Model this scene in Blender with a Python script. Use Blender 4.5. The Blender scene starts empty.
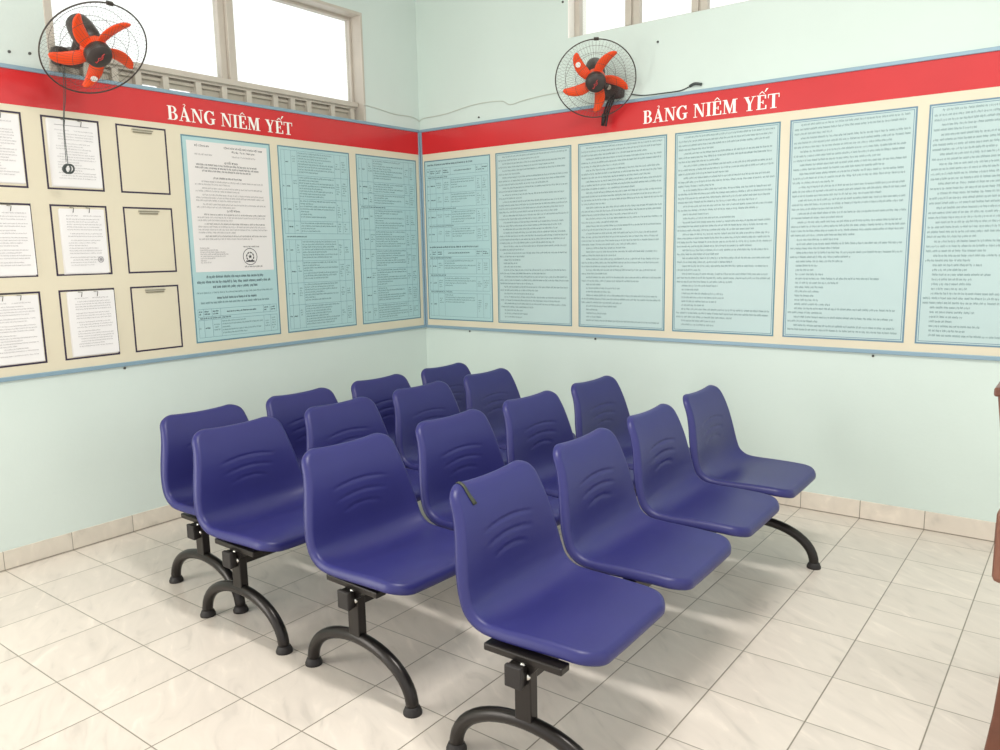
import bpy, bmesh, math, random
from mathutils import Vector, Matrix
random.seed(11)
R = math.radians
scn = bpy.context.scene
col = scn.collection

# ------------------------------------------------------------------ helpers
def lin(c):
    return tuple(((v/255)/12.92 if v/255 <= .04045 else ((v/255+.055)/1.055)**2.4) for v in c)

def mat(name, rgb, rough=.5, metal=0, spec=.5, noise=0, nscale=8, bump=0, bscale=200, coat=0):
    m = bpy.data.materials.new(name); m.use_nodes = True
    nt = m.node_tree; b = nt.nodes['Principled BSDF']
    c = lin(rgb)
    b.inputs['Base Color'].default_value = (*c, 1)
    b.inputs['Roughness'].default_value = rough
    b.inputs['Metallic'].default_value = metal
    b.inputs['Specular IOR Level'].default_value = spec
    b.inputs['Coat Weight'].default_value = coat
    if noise or bump:
        tc = nt.nodes.new('ShaderNodeTexCoord')
    if noise:
        n = nt.nodes.new('ShaderNodeTexNoise'); n.inputs['Scale'].default_value = nscale
        n.inputs['Detail'].default_value = 4
        nt.links.new(tc.outputs['Object'], n.inputs['Vector'])
        r = nt.nodes.new('ShaderNodeMapRange')
        r.inputs[1].default_value = .3; r.inputs[2].default_value = .7
        r.inputs[3].default_value = 1-noise; r.inputs[4].default_value = 1+noise
        nt.links.new(n.outputs['Fac'], r.inputs[0])
        v = nt.nodes.new('ShaderNodeVectorMath'); v.operation = 'SCALE'
        v.inputs[0].default_value = c
        nt.links.new(r.outputs[0], v.inputs['Scale'])
        nt.links.new(v.outputs[0], b.inputs['Base Color'])
    if bump:
        n2 = nt.nodes.new('ShaderNodeTexNoise'); n2.inputs['Scale'].default_value = bscale
        nt.links.new(tc.outputs['Object'], n2.inputs['Vector'])
        bp = nt.nodes.new('ShaderNodeBump'); bp.inputs['Strength'].default_value = bump
        bp.inputs['Distance'].default_value = .002
        nt.links.new(n2.outputs['Fac'], bp.inputs['Height'])
        nt.links.new(bp.outputs[0], b.inputs['Normal'])
    return m

def empty(name, loc=(0, 0, 0), rz=0):
    o = bpy.data.objects.new(name, None); col.objects.link(o)
    o.location = loc; o.rotation_euler = (0, 0, rz); o.empty_display_size = .1
    return o

def tag(o, label=None, cat=None, group=None, kind=None):
    if label: o['label'] = label
    if cat: o['category'] = cat
    if group: o['group'] = group
    if kind: o['kind'] = kind
    return o

def obj(name, bm, m, parent=None, smooth=False, recalc=True):
    if isinstance(bm, bmesh.types.BMesh):
        if recalc: bmesh.ops.recalc_face_normals(bm, faces=bm.faces)
        me = bpy.data.meshes.new(name); bm.to_mesh(me); bm.free()
    else:
        me = bm
    if m and not me.materials: me.materials.append(m)
    if smooth:
        for p in me.polygons: p.use_smooth = True
    o = bpy.data.objects.new(name, me); col.objects.link(o)
    if parent: o.parent = parent
    return o

def BM(): return bmesh.new()

def box(bm, x0, y0, z0, x1, y1, z1, bev=0, M=None):
    b2 = bmesh.new() if bev else bm
    vs = [b2.verts.new(p) for p in [(x0,y0,z0),(x1,y0,z0),(x1,y1,z0),(x0,y1,z0),(x0,y0,z1),(x1,y0,z1),(x1,y1,z1),(x0,y1,z1)]]
    for f in [(3,2,1,0),(4,5,6,7),(0,1,5,4),(1,2,6,5),(2,3,7,6),(3,0,4,7)]:
        b2.faces.new([vs[i] for i in f])
    if bev:
        bmesh.ops.bevel(b2, geom=list(b2.edges), offset=bev, segments=2, affect='EDGES', profile=.5)
        merge(bm, b2, M)
    elif M is not None:
        for v in vs: v.co = M @ v.co

def merge(bm, b2, M=None):
    mp = {}
    for v in b2.verts: mp[v] = bm.verts.new(M @ v.co if M is not None else v.co)
    for f in b2.faces:
        try: bm.faces.new([mp[v] for v in f.verts])
        except ValueError: pass
    b2.free()

def tube(bm, pts, r, seg=8, closed=False, M=None, cap=True):
    pts = [Vector(p) for p in pts]
    if M is not None: pts = [M @ p for p in pts]
    n = len(pts); rs = r if isinstance(r, (list, tuple)) else [r]*n
    rings = []; up = None
    for i, p in enumerate(pts):
        a = pts[(i-1) % n] if (closed or i > 0) else p
        b = pts[(i+1) % n] if (closed or i < n-1) else p
        t = (b-a).normalized()
        if up is None:
            up = Vector((0, 0, 1)) if abs(t.z) < .9 else Vector((1, 0, 0))
        up = (up - t*up.dot(t)).normalized(); s = t.cross(up)
        rings.append([bm.verts.new(p + rs[i]*(math.cos(2*math.pi*k/seg)*s + math.sin(2*math.pi*k/seg)*up)) for k in range(seg)])
    for i in range(n if closed else n-1):
        a, b = rings[i], rings[(i+1) % n]
        off = 0
        if closed and i == n-1:
            off = min(range(seg), key=lambda o: (a[0].co-b[o].co).length)
        for k in range(seg):
            bm.faces.new([a[k], a[(k+1) % seg], b[(k+1+off) % seg], b[(k+off) % seg]])
    if cap and not closed:
        bm.faces.new(rings[0][::-1]); bm.faces.new(rings[-1])

def lathe(bm, prof, seg=24, M=None):
    rings = []
    for r, z in prof:
        if r < 1e-6:
            rings.append([bm.verts.new(M @ Vector((0, 0, z)) if M is not None else (0, 0, z))])
        else:
            rings.append([bm.verts.new((M @ Vector((r*math.cos(2*math.pi*k/seg), r*math.sin(2*math.pi*k/seg), z))) if M is not None
                          else (r*math.cos(2*math.pi*k/seg), r*math.sin(2*math.pi*k/seg), z)) for k in range(seg)])
    for a, b in zip(rings, rings[1:]):
        for k in range(seg):
            k2 = (k+1) % seg
            if len(a) == 1 and len(b) == 1: continue
            if len(a) == 1: bm.faces.new([a[0], b[k], b[k2]])
            elif len(b) == 1: bm.faces.new([a[k], a[k2], b[0]])
            else: bm.faces.new([a[k], a[k2], b[k2], b[k]])
    for g, rev in ((rings[0], True), (rings[-1], False)):
        if len(g) > 1: bm.faces.new(g[::-1] if rev else g)

def crom(pts, n):
    P = [Vector(p) for p in pts]; P = [P[0]*2-P[1]] + P + [P[-1]*2-P[-2]]
    out = []
    segs = len(P)-3
    for i in range(segs):
        for j in range(n):
            t = j/n; a, b, c, d = P[i:i+4]
            out.append(.5*((2*b)+(c-a)*t+(2*a-5*b+4*c-d)*t*t+(3*b-a-3*c+d)*t**3))
    out.append(P[-2])
    return out

# ------------------------------------------------------------------ materials
def wall_material(name, top, low):
    m = bpy.data.materials.new(name); m.use_nodes = True
    nt = m.node_tree; b = nt.nodes['Principled BSDF']; b.inputs['Roughness'].default_value = .62
    b.inputs['Specular IOR Level'].default_value = .25
    tc = nt.nodes.new('ShaderNodeTexCoord')
    n = nt.nodes.new('ShaderNodeTexNoise'); n.inputs['Scale'].default_value = 1.7; n.inputs['Detail'].default_value = 5
    nt.links.new(tc.outputs['Object'], n.inputs['Vector'])
    cr = nt.nodes.new('ShaderNodeValToRGB')
    cr.color_ramp.elements[0].position = .3; cr.color_ramp.elements[0].color = (*lin(low), 1)
    cr.color_ramp.elements[1].position = .7; cr.color_ramp.elements[1].color = (*lin(top), 1)
    nt.links.new(n.outputs['Fac'], cr.inputs[0]); nt.links.new(cr.outputs[0], b.inputs['Base Color'])
    n2 = nt.nodes.new('ShaderNodeTexNoise'); n2.inputs['Scale'].default_value = 60
    nt.links.new(tc.outputs['Object'], n2.inputs['Vector'])
    bp = nt.nodes.new('ShaderNodeBump'); bp.inputs['Strength'].default_value = .15; bp.inputs['Distance'].default_value = .003
    nt.links.new(n2.outputs['Fac'], bp.inputs['Height']); nt.links.new(bp.outputs[0], b.inputs['Normal'])
    return m

def tile_material(name, base, ox, oy, tx, ty, gx=.0019, gy=.0017, axes=('X', 'Y'), rough=.28, grout=(132, 124, 110)):
    """square glazed tiles with soft diagonal marble veins and thin grout"""
    m = bpy.data.materials.new(name); m.use_nodes = True
    nt = m.node_tree; N = nt.nodes; L = nt.links; b = N['Principled BSDF']
    b.inputs['Roughness'].default_value = rough
    tc = N.new('ShaderNodeTexCoord'); sp = N.new('ShaderNodeSeparateXYZ'); L.new(tc.outputs['Object'], sp.inputs[0])
    def mth(op, a, c=None, clampv=False):
        k = N.new('ShaderNodeMath'); k.operation = op; k.use_clamp = clampv
        for i, v in enumerate((a, c)):
            if v is None: continue
            if isinstance(v, (int, float)): k.inputs[i].default_value = v
            else: L.new(v, k.inputs[i])
        return k.outputs[0]
    ids = []; masks = []
    for ax, o, t, g in ((axes[0], ox, tx, gx), (axes[1], oy, ty, gy)):
        u = mth('DIVIDE', mth('SUBTRACT', sp.outputs[ax], o), t)
        ids.append(mth('FLOOR', u))
        d = mth('MULTIPLY', mth('ABSOLUTE', mth('SUBTRACT', mth('FRACT', u), .5)), t)
        mr = N.new('ShaderNodeMapRange'); mr.inputs[1].default_value = t/2-g*1.5; mr.inputs[2].default_value = t/2-g*.6
        L.new(d, mr.inputs[0]); masks.append(mr.outputs[0])
    g = mth('MAXIMUM', masks[0], mth('MULTIPLY', masks[1], .95))
    cb = N.new('ShaderNodeCombineXYZ'); L.new(ids[0], cb.inputs[0]); L.new(ids[1], cb.inputs[1])
    wn = N.new('ShaderNodeTexWhiteNoise'); wn.noise_dimensions = '3D'; L.new(cb.outputs[0], wn.inputs['Vector'])
    off = N.new('ShaderNodeVectorMath'); off.operation = 'SCALE'; L.new(wn.outputs['Color'], off.inputs[0]); off.inputs['Scale'].default_value = 9
    add = N.new('ShaderNodeVectorMath'); add.operation = 'ADD'; L.new(tc.outputs['Object'], add.inputs[0]); L.new(off.outputs[0], add.inputs[1])
    mp = N.new('ShaderNodeMapping'); mp.vector_type = 'TEXTURE'; mp.inputs['Rotation'].default_value = (0, 0, R(-32)); mp.inputs['Scale'].default_value = (1/3, 1/9, 1/5)
    L.new(add.outputs[0], mp.inputs[0])
    n1 = N.new('ShaderNodeTexNoise'); n1.inputs['Scale'].default_value = 1.6; n1.inputs['Detail'].default_value = 7; n1.inputs['Distortion'].default_value = 1.2
    L.new(mp.outputs[0], n1.inputs['Vector'])
    cr = N.new('ShaderNodeValToRGB'); E = cr.color_ramp.elements
    E[0].position = .27; E[0].color = (*lin([c*.92 for c in base]), 1)
    E[1].position = .74; E[1].color = (*lin([min(255, c*1.05) for c in base]), 1)
    for pos, k in ((.40, .975), (.60, 1.0)):
        e = cr.color_ramp.elements.new(pos); e.color = (*lin([c*k for c in base]), 1)
    L.new(n1.outputs['Fac'], cr.inputs[0])
    var = N.new('ShaderNodeMapRange'); var.inputs[3].default_value = .955; var.inputs[4].default_value = 1.02; L.new(wn.outputs['Value'], var.inputs[0])
    sc = N.new('ShaderNodeVectorMath'); sc.operation = 'SCALE'; L.new(cr.outputs[0], sc.inputs[0]); L.new(var.outputs[0], sc.inputs['Scale'])
    mx = N.new('ShaderNodeMix'); mx.data_type = 'RGBA'; L.new(g, mx.inputs['Factor']); L.new(sc.outputs[0], mx.inputs['A'])
    mx.inputs['B'].default_value = (*lin(grout), 1)
    L.new(mx.outputs['Result'], b.inputs['Base Color'])
    bp = N.new('ShaderNodeBump'); bp.inputs['Strength'].default_value = .5; bp.inputs['Distance'].default_value = .002; bp.invert = True
    L.new(g, bp.inputs['Height']); L.new(bp.outputs[0], b.inputs['Normal'])
    return m

WL, WR, TX, TY = .315, .165, .3, .3048
M_wallL = wall_material('mint_wall_paint', (214, 226, 220), (210, 222, 216))
M_wallR = wall_material('pale_mint_wall_paint', (214, 228, 221), (210, 224, 217))
M_ceil = mat('ceiling_white', (235, 235, 228), .8)
M_floor = tile_material('cream_marble_tile', (218, 208, 197), WL, -WR, TX, TY)
M_skirtL = tile_material('skirting_tile_y', (220, 212, 198), -WR, 0, TY, 50, gx=.0013, gy=.004, axes=('Y', 'Z'), rough=.35)
M_skirtR = tile_material('skirting_tile_x', (228, 218, 204), WL, 0, TX, 50, gx=.0016, gy=.004, axes=('X', 'Z'), rough=.35)
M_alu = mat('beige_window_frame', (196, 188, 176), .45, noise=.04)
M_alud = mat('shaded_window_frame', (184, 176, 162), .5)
M_cream = mat('cream_board', (222, 213, 189), .38, noise=.02, nscale=3)
M_red = mat('glossy_red_band', (206, 48, 51), .2, spec=.55, noise=.05, nscale=2.5, bump=.25, bscale=3)
M_rail = mat('blue_grey_aluminium_rail', (140, 168, 184), .35, metal=.15)
M_white = mat('white_lettering', (250, 247, 240), .4)
M_sheet = mat('pale_cyan_print', (176, 208, 209), .4, noise=.015, nscale=3)
M_sheet2 = mat('light_cyan_print', (186, 208, 207), .4, noise=.015, nscale=3)
M_border = mat('blue_print_line', (98, 138, 152), .45)
M_border2 = mat('grey_blue_print_line', (106, 138, 158), .45)
M_ink = mat('printed_ink', (88, 118, 124), .5)
M_inkd = mat('dark_printed_ink', (58, 78, 88), .5)
M_pageink = mat('page_ink', (142, 138, 140), .5)
M_pageinkd = mat('dark_page_ink', (62, 60, 64), .5)
M_paperink = mat('pale_page_ink', (166, 163, 166), .5)
M_page = mat('printed_white_page', (231, 227, 224), .45)
M_paper = mat('white_paper', (236, 234, 233), .6, noise=.01, nscale=5)
M_outline = mat('dark_purple_outline', (52, 40, 62), .5)
M_clip = mat('nickel_clip', (206, 200, 182), .35, metal=.2)
M_bar = mat('clip_bar_metal', (150, 144, 124), .35, metal=.3)
M_clipd = mat('dark_wire_clip', (92, 90, 84), .4, metal=.6)
M_seat = mat('indigo_plastic', (45, 45, 106), .38, spec=.42, noise=.05, nscale=5, bump=.12, bscale=900)
M_blk = mat('satin_black_steel', (42, 38, 36), .3, metal=.55, spec=.6)
M_rub = mat('black_rubber', (34, 30, 29), .6)
M_bolt = mat('zinc_bolt', (210, 208, 202), .25, metal=1)
M_orange = mat('orange_fan_plastic', (240, 80, 34), .35, spec=.4)
M_fan = mat('dark_brown_fan_plastic', (62, 54, 51), .4)
M_wire = mat('dark_guard_wire', (84, 78, 74), .4, metal=.3)
M_rim = mat('dark_guard_rim', (66, 60, 54), .4, metal=.2)
M_logo = mat('red_logo_ink', (190, 60, 58), .5)
M_cord = mat('white_cord', (196, 202, 192), .6)
M_cordd = mat('dark_cord', (66, 74, 72), .6)
M_strip = mat('olive_black_tape', (58, 62, 46), .45)
M_wood = mat('red_brown_wood', (104, 60, 42), .35, noise=.22, nscale=14, coat=.2)
M_woodl = mat('light_brown_wood', (128, 84, 66), .4, noise=.12, nscale=18)
M_nail = mat('dark_nail', (70, 72, 68), .5)

gl = bpy.data.materials.new('window_glass'); gl.use_nodes = True
nt = gl.node_tree; nt.nodes.clear()
o_ = nt.nodes.new('ShaderNodeOutputMaterial'); mxs = nt.nodes.new('ShaderNodeMixShader'); tr = nt.nodes.new('ShaderNodeBsdfTransparent'); gs = nt.nodes.new('ShaderNodeBsdfGlossy')
gs.inputs['Roughness'].default_value = .05; mxs.inputs[0].default_value = .06
tr.inputs[0].default_value = (.97, .985, .98, 1)
nt.links.new(tr.outputs[0], mxs.inputs[1]); nt.links.new(gs.outputs[0], mxs.inputs[2]); nt.links.new(mxs.outputs[0], o_.inputs[0])

# ------------------------------------------------------------------ room shell
XE, YE, ZC = 6.2, -6.4, 3.6
bm = BM(); box(bm, -.2, YE, -.1, XE, .2, 0); tag(obj('floor', bm, M_floor), kind='structure')
bm = BM(); box(bm, -.2, YE, ZC, XE, .2, ZC+.1); tag(obj('ceiling', bm, M_ceil), kind='structure')
A0, A1, AZ0, AZ1 = -2.480, -.512, 2.262, 2.935     # window_1 opening in the left wall (y, z)
bm = BM()
box(bm, -.13, YE, 0, 0, .2, AZ0); box(bm, -.13, YE, AZ1, 0, .2, ZC)
box(bm, -.13, YE, AZ0, 0, A0, AZ1); box(bm, -.13, A1, AZ0, 0, .2, AZ1)
tag(obj('wall_left', bm, M_wallL), kind='structure')
B0, B1, BZ0, BZ1 = 1.238, 2.94, 2.672, 3.25        # window_2 opening in the right wall (x, z)
bm = BM()
box(bm, 0, 0, 0, XE, .2, BZ0); box(bm, 0, 0, BZ1, XE, .2, ZC)
box(bm, 0, 0, BZ0, B0, .2, BZ1); box(bm, B1, 0, BZ0, XE, .2, BZ1)
tag(obj('wall_right', bm, M_wallR), kind='structure')
bm = BM(); box(bm, 0, YE, 0, .008, 0, .090, .001); tag(obj('baseboard_left', bm, M_skirtL), kind='structure')
bm = BM(); box(bm, .008, -.008, 0, XE, 0, .096, .002); tag(obj('baseboard_right', bm, M_skirtR), kind='structure')

# window in the left wall
w1 = tag(empty('window_1', (-.1, (A0+A1)/2, AZ0)), kind='structure')
def kid(name, bm, m, par, **k):
    """mesh given in world coordinates, parented to an unrotated empty"""
    bmesh.ops.translate(bm, verts=bm.verts, vec=-par.location)
    return obj(name, bm, m, par, **k)
bm = BM()   # lining flush with the wall plus sash bars at the glass
for (y0, y1, z0, z1) in ((A0, A0+.036, AZ0, AZ1), (A1-.016, A1, AZ0, AZ1), (A0+.036, A1-.016, AZ1-.018, AZ1)):
    box(bm, -.13, y0, z0, .004, y1, z1, .003)
for (y0, y1, z0, z1) in ((A0+.036, A0+.055, 2.36, AZ1-.018), (A1-.034, A1-.016, 2.36, AZ1-.018), (A0+.055, A1-.034, AZ1-.036, AZ1-.018)):
    box(bm, -.125, y0, z0, -.085, y1, z1, .003)
kid('frame', bm, M_alu, w1)
bm = BM(); box(bm, -.13, -1.515, 2.36, -.085, -1.475, AZ1-.018, .003); box(bm, -.13, -1.475, 2.36, -.06, -1.43, AZ1-.018, .003)
kid('mullion', bm, M_alu, w1)
for y0, y1 in ((A0+.055, -1.515), (-1.43, A1-.034)):
    bm = BM(); box(bm, -.108, y0, 2.375, -.104, y1, AZ1-.036); kid('pane', bm, gl, w1)
# openwork rail along the foot of the window: cap, posts, recessed panels with slots of daylight below
bm = BM(); box(bm, -.13, A0+.036, 2.355, -.045, A1-.016, 2.385, .004); box(bm, -.13, A0+.036, 2.343, -.065, A1-.016, 2.355)
kid('rail_cap', bm, M_alu, w1)
posts = [-2.40, -2.28, -2.14, -2.02, -1.87, -1.68, -1.52, -1.36, -1.175, -1.05, -.925, -.735, -.57]
bm = BM()
for y in posts: box(bm, -.13, y-.017, AZ0, -.06, y+.017, 2.345, .003)
kid('rail_posts', bm, M_alu, w1)
bm = BM()
for a, b in zip(posts, posts[1:]):
    z0 = AZ0+.034 if -2.03 < a < -1.69 else AZ0
    box(bm, -.12, a+.017, z0, -.095, b-.017, 2.343)
    box(bm, -.095, a+.017, 2.318, -.08, b-.017, 2.332)
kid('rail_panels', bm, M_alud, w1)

# window in the right wall
w2 = tag(empty('window_2', ((B0+B1)/2, .1, BZ0)), kind='structure')
bm = BM()
for x0, x1, z0, z1 in ((B0+.008, B0+.044, BZ0, BZ1), (B1-.05, B1, BZ0, BZ1), (B0+.044, B1-.05, BZ0, BZ0+.02), (B0+.044, B1-.05, BZ1-.05, BZ1)):
    box(bm, x0, .06, z0, x1, .10, z1, .003)
kid('frame', bm, M_alu, w2)
bm_ = BM(); box(bm_, B0, 0, BZ0, B0+.008, .2, BZ1); kid('lit_reveal', bm_, M_white, w2)  # white lining puts the window light on this jamb into its colour
mx_ = [1.636, 2.046, 2.456]
bm = BM()
for x in mx_:
    box(bm, x-.046, .06, BZ0+.02, x-.006, .10, BZ1-.05, .003); box(bm, x+.006, .065, BZ0+.02, x+.046, .10, BZ1-.05, .003); box(bm, x-.006, .075, BZ0+.02, x+.006, .10, BZ1-.05)
kid('mullions', bm, M_alu, w2)
ed = [B0+.044] + [v for x in mx_ for v in (x-.046, x+.046)] + [B1-.05]
for i in range(0, len(ed), 2):
    bm = BM(); box(bm, ed[i], .09, BZ0+.02, ed[i+1], .094, BZ1-.05); kid('pane', bm, gl, w2)

# ------------------------------------------------------------------ printed matter
# a Plane maps (u, v) metres on a wall surface to world space; d lifts off the wall
class Pl:
    def __init__(s, side): s.side = side
    def __call__(s, u, v, d):
        return Vector((d, u, v)) if s.side == 'L' else Vector((u, -d, v))
PL, PR = Pl('L'), Pl('R')
def quad(bm, P, u0, v0, u1, v1, d, skew=0):
    bm.faces.new([bm.verts.new(P(u0, v0, d)), bm.verts.new(P(u1, v0, d)), bm.verts.new(P(u1+skew, v1, d)), bm.verts.new(P(u0+skew, v1, d))])
def slab(bm, P, u0, v0, u1, v1, d0, d1, bev=0):
    if P.side == 'L': box(bm, d0, u0, v0, d1, u1, v1, bev)
    else: box(bm, u0, -d1, v0, u1, -d0, v1, bev)
def two_inks(part, bm, bd, s_, m0, m1):
    for f in bm.faces: f.material_index = 0
    n = len(bm.faces); merge(bm, bd); bm.faces.ensure_lookup_table()
    for k in range(n, len(bm.faces)): bm.faces[k].material_index = 1
    o = part('printed_text', bm, m0, s_, recalc=False); o.data.materials.append(m1)
    return o
def rectline(bm, P, u0, v0, u1, v1, w, d):
    quad(bm, P, u0, v0, u1, v0+w, d); quad(bm, P, u0, v1-w, u1, v1, d)
    quad(bm, P, u0, v0+w, u0+w, v1-w, d); quad(bm, P, u1-w, v0+w, u1, v1-w, d)

rt = random.Random(5)
def word(bm, P, u, v, h, n, d, bold=1.0):
    """one printed word of n small letters, x-height h; returns its width"""
    sw = h*.15*bold; u0 = u
    for i in range(n):
        k = rt.random()
        lw = h*.62
        if k < .16:                                   # narrow letter
            lw = h*.2; quad(bm, P, u, v, u+sw, v+h*(1.45 if rt.random() < .5 else 1), d)
        elif k < .55:                                 # round letter
            quad(bm, P, u, v, u+sw, v+h, d); quad(bm, P, u+lw-sw, v, u+lw, v+h, d)
            quad(bm, P, u+sw, v+h-sw, u+lw-sw, v+h, d); quad(bm, P, u+sw, v, u+lw-sw, v+sw, d)
        elif k < .85:                                 # arch letter, at times with an ascender or a tone mark
            hh = 1.45 if rt.random() < .35 else 1
            quad(bm, P, u, v, u+sw, v+h*hh, d); quad(bm, P, u+lw-sw, v, u+lw, v+h, d); quad(bm, P, u+sw, v+h-sw, u+lw-sw, v+h, d)
            if hh == 1: quad(bm, P, u+lw*.3, v+h*1.2, u+lw*.7, v+h*1.34, d)
        else:                                         # open letter with a descender
            quad(bm, P, u, v-h*.35, u+sw, v+h, d); quad(bm, P, u+sw, v+h*.45, u+lw, v+h*.6, d)
        u += lw + h*.2
    return u-u0

def line(bm, P, u0, u1, v, h, d, bold=1.0, fill=1.0, centre=False):
    """a line of words between u0 and u1; fill < 1 ends it early"""
    end = u0+(u1-u0)*fill
    if centre:
        pad = (u1-u0)*(1-fill)/2; u0 += pad; end = u1-pad
    u = u0
    while True:
        n = rt.choice((2, 2, 3, 3, 4, 4, 5, 6))
        if u + n*h*.78 > end: break
        u += word(bm, P, u, v, h, n, d, bold) + h*.45

def text_mesh(s, size):
    cu = bpy.data.curves.new('t', 'FONT'); cu.body = s; cu.size = size; cu.resolution_u = 1; cu.align_x = 'CENTER'; cu.offset = size*.012
    o = bpy.data.objects.new('t', cu); col.objects.link(o)
    dg = bpy.context.evaluated_depsgraph_get(); me = bpy.data.meshes.new_from_object(o.evaluated_get(dg))
    bpy.data.objects.remove(o); bpy.data.curves.remove(cu)
    return me
def put_text(bm, P, s, uc, v, size, d, width=None):
    me = text_mesh(s, size)
    if not me.vertices: return
    xs = [w.co.x for w in me.vertices]; k = 1 if width is None else width/(max(xs)-min(xs))
    vs = [bm.verts.new(P(uc+w.co.x*k, v+w.co.y, d)) for w in me.vertices]
    for p in me.polygons:
        try: bm.faces.new([vs[i] for i in p.vertices])
        except ValueError: pass
    bpy.data.meshes.remove(me)

# bold serif capitals for the headings
def arc(cx, cy, ro, so, ri, si, a0, a1, n=14):
    out = []
    for i in range(n):
        a, b = R(a0+(a1-a0)*i/n), R(a0+(a1-a0)*(i+1)/n)
        out.append([(cx+ri*math.cos(a), cy+si*math.sin(a)), (cx+ro*math.cos(a), cy+so*math.sin(a)), (cx+ro*math.cos(b), cy+so*math.sin(b)), (cx+ri*math.cos(b), cy+si*math.sin(b))])
    return out
def rc(a, b, c, d): return [(a, b), (c, b), (c, d), (a, d)]
E_ = [rc(.08,0,.26,1), rc(0,0,.26,.05), rc(0,.95,.26,1), rc(.2,.94,.6,1), rc(.52,.73,.6,1), rc(.25,.47,.44,.53), rc(.39,.37,.45,.63), rc(.2,0,.64,.06), rc(.56,0,.64,.28)]
CIRC = [[(.14,1.07),(.21,1.07),(.34,1.2),(.34,1.28)], [(.34,1.28),(.34,1.2),(.47,1.07),(.54,1.07)]]
GL = {
 'B': (.68, [rc(.08,0,.26,1), rc(0,0,.3,.05), rc(0,.95,.3,1), rc(.26,.95,.34,1), rc(.26,.5,.36,.55), rc(.26,0,.36,.05)] + arc(.34,.755,.27,.245,.11,.195,-90,90) + arc(.36,.275,.31,.275,.13,.225,-90,90)),
 'A': (.8, [[(.10,.03),(.16,.03),(.43,.95),(.37,.97)], [(.33,1),(.45,1),(.73,.03),(.53,.03)], rc(0,0,.27,.05), rc(.45,0,.81,.05), rc(.2,.3,.58,.36)]),
 'N': (.82, [rc(.1,0,.16,1), rc(0,0,.27,.05), rc(0,.95,.2,1), [(.07,1),(.28,1),(.71,.08),(.71,0),(.6,0)], rc(.65,0,.71,1), rc(.53,.95,.83,1)]),
 'G': (.8, arc(.42,.5,.42,.52,.22,.46,42,318,24) + [rc(.54,.06,.72,.43), rc(.44,.4,.81,.45), rc(.64,.7,.71,1.0), [(.5,-.01),(.72,.1),(.72,.2),(.55,.06)]]),
 'I': (.35, [rc(.09,0,.27,1), rc(0,0,.36,.05), rc(0,.95,.36,1)]),
 'E': (.66, E_),
 'M': (.98, [rc(.1,0,.16,1), rc(0,0,.26,.05), rc(0,.95,.2,1), [(.07,1),(.28,1),(.55,.16),(.49,0),(.44,0)], [(.44,0),(.51,0),(.74,1),(.67,1)], rc(.69,0,.87,1), rc(.6,0,.98,.05), rc(.66,.95,.98,1)]),
 'Y': (.76, [[(.05,1),(.26,1),(.48,.45),(.29,.45)], [(.38,.4),(.47,.48),(.67,1),(.6,1)], rc(.29,0,.47,.48), rc(.18,0,.58,.05), rc(0,.95,.35,1), rc(.5,.95,.77,1)]),
 'T': (.72, [rc(.27,0,.45,1), rc(0,.94,.72,1), rc(0,.72,.055,1), rc(.665,.72,.72,1), rc(.16,0,.56,.05)]),
}
HOOK = arc(.41, 1.17, .085, .085, .045, .045, -60, 165, 10) + [rc(.40, 1.04, .46, 1.11)]
ACUTE = [[(.5, 1.2), (.56, 1.2), (.74, 1.44), (.6, 1.44)]]
HEAD = [('B', []), ('A', HOOK), ('N', []), ('G', []), None, ('N', []), ('I', []), ('E', CIRC), ('M', []), None, ('Y', []), ('E', CIRC+ACUTE), ('T', [])]
def heading(part, hb, P, u0, u1, v, cap, d):
    bm = BM()
    tot = sum(.36 if g is None else GL[g[0]][0]+.06 for g in HEAD)-.06
    k = (u1-u0)/tot; u = u0
    for g in HEAD:
        if g is None:
            u += .36*k; part('heading_word', bm, M_white, hb, recalc=False); bm = BM(); continue
        w, polys = GL[g[0]]
        for pl in polys + g[1]:
            bm.faces.new([bm.verts.new(P(u+x*k, v+y*cap, d)) for x, y in pl]); d += .000015
        u += (w+.06)*k
    part('heading_word', bm, M_white, hb, recalc=False)

FR = .005     # printed face stands this far off the wall
def board(side, u0, u1, label):
    P = PL if side == 'L' else PR
    root = tag(empty('notice_board', P((u0+u1)/2, .869, 0)), label, 'notice board')
    def part(name, bm, m, par=root, **k):
        bmesh.ops.translate(bm, verts=bm.verts, vec=-root.location)
        return obj(name, bm, m, par, **k)
    bm = BM(); slab(bm, P, u0, .872, u1, 2.258, .001, FR); part('backing_panel', bm, M_cream)
    bm = BM(); slab(bm, P, u0+.012, 2.092, u1-.012, 2.244, FR, FR+.0012); hb = part('header_band', bm, M_red)
    bm = BM()
    slab(bm, P, u0, .868, u1, .888, 0.001, .014, .002); slab(bm, P, u0, 2.244, u1, 2.262, .001, .014, .002)
    slab(bm, P, u0, .888, u0+.012, 2.244, .001, .014, .002); slab(bm, P, u1-.012, .888, u1, 2.244, .001, .014, .002)
    part('frame_rail', bm, M_rail)
    return root, P, part, hb

def sheet(part, P, u0, v0, u1, v1, m, mb, double=False):
    bm = BM(); slab(bm, P, u0, v0, u1, v1, FR, FR+.0008); s = part('printed_sheet', bm, m)
    bm = BM(); rectline(bm, P, u0, v0, u1, v1, .0075, FR+.0013); 
    if double: rectline(bm, P, u0+.0125, v0+.0125, u1-.0125, v1-.0125, .0028, FR+.0013)
    part('printed_border', bm, mb, s, recalc=False)
    return s
DT = FR+.0014

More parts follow.
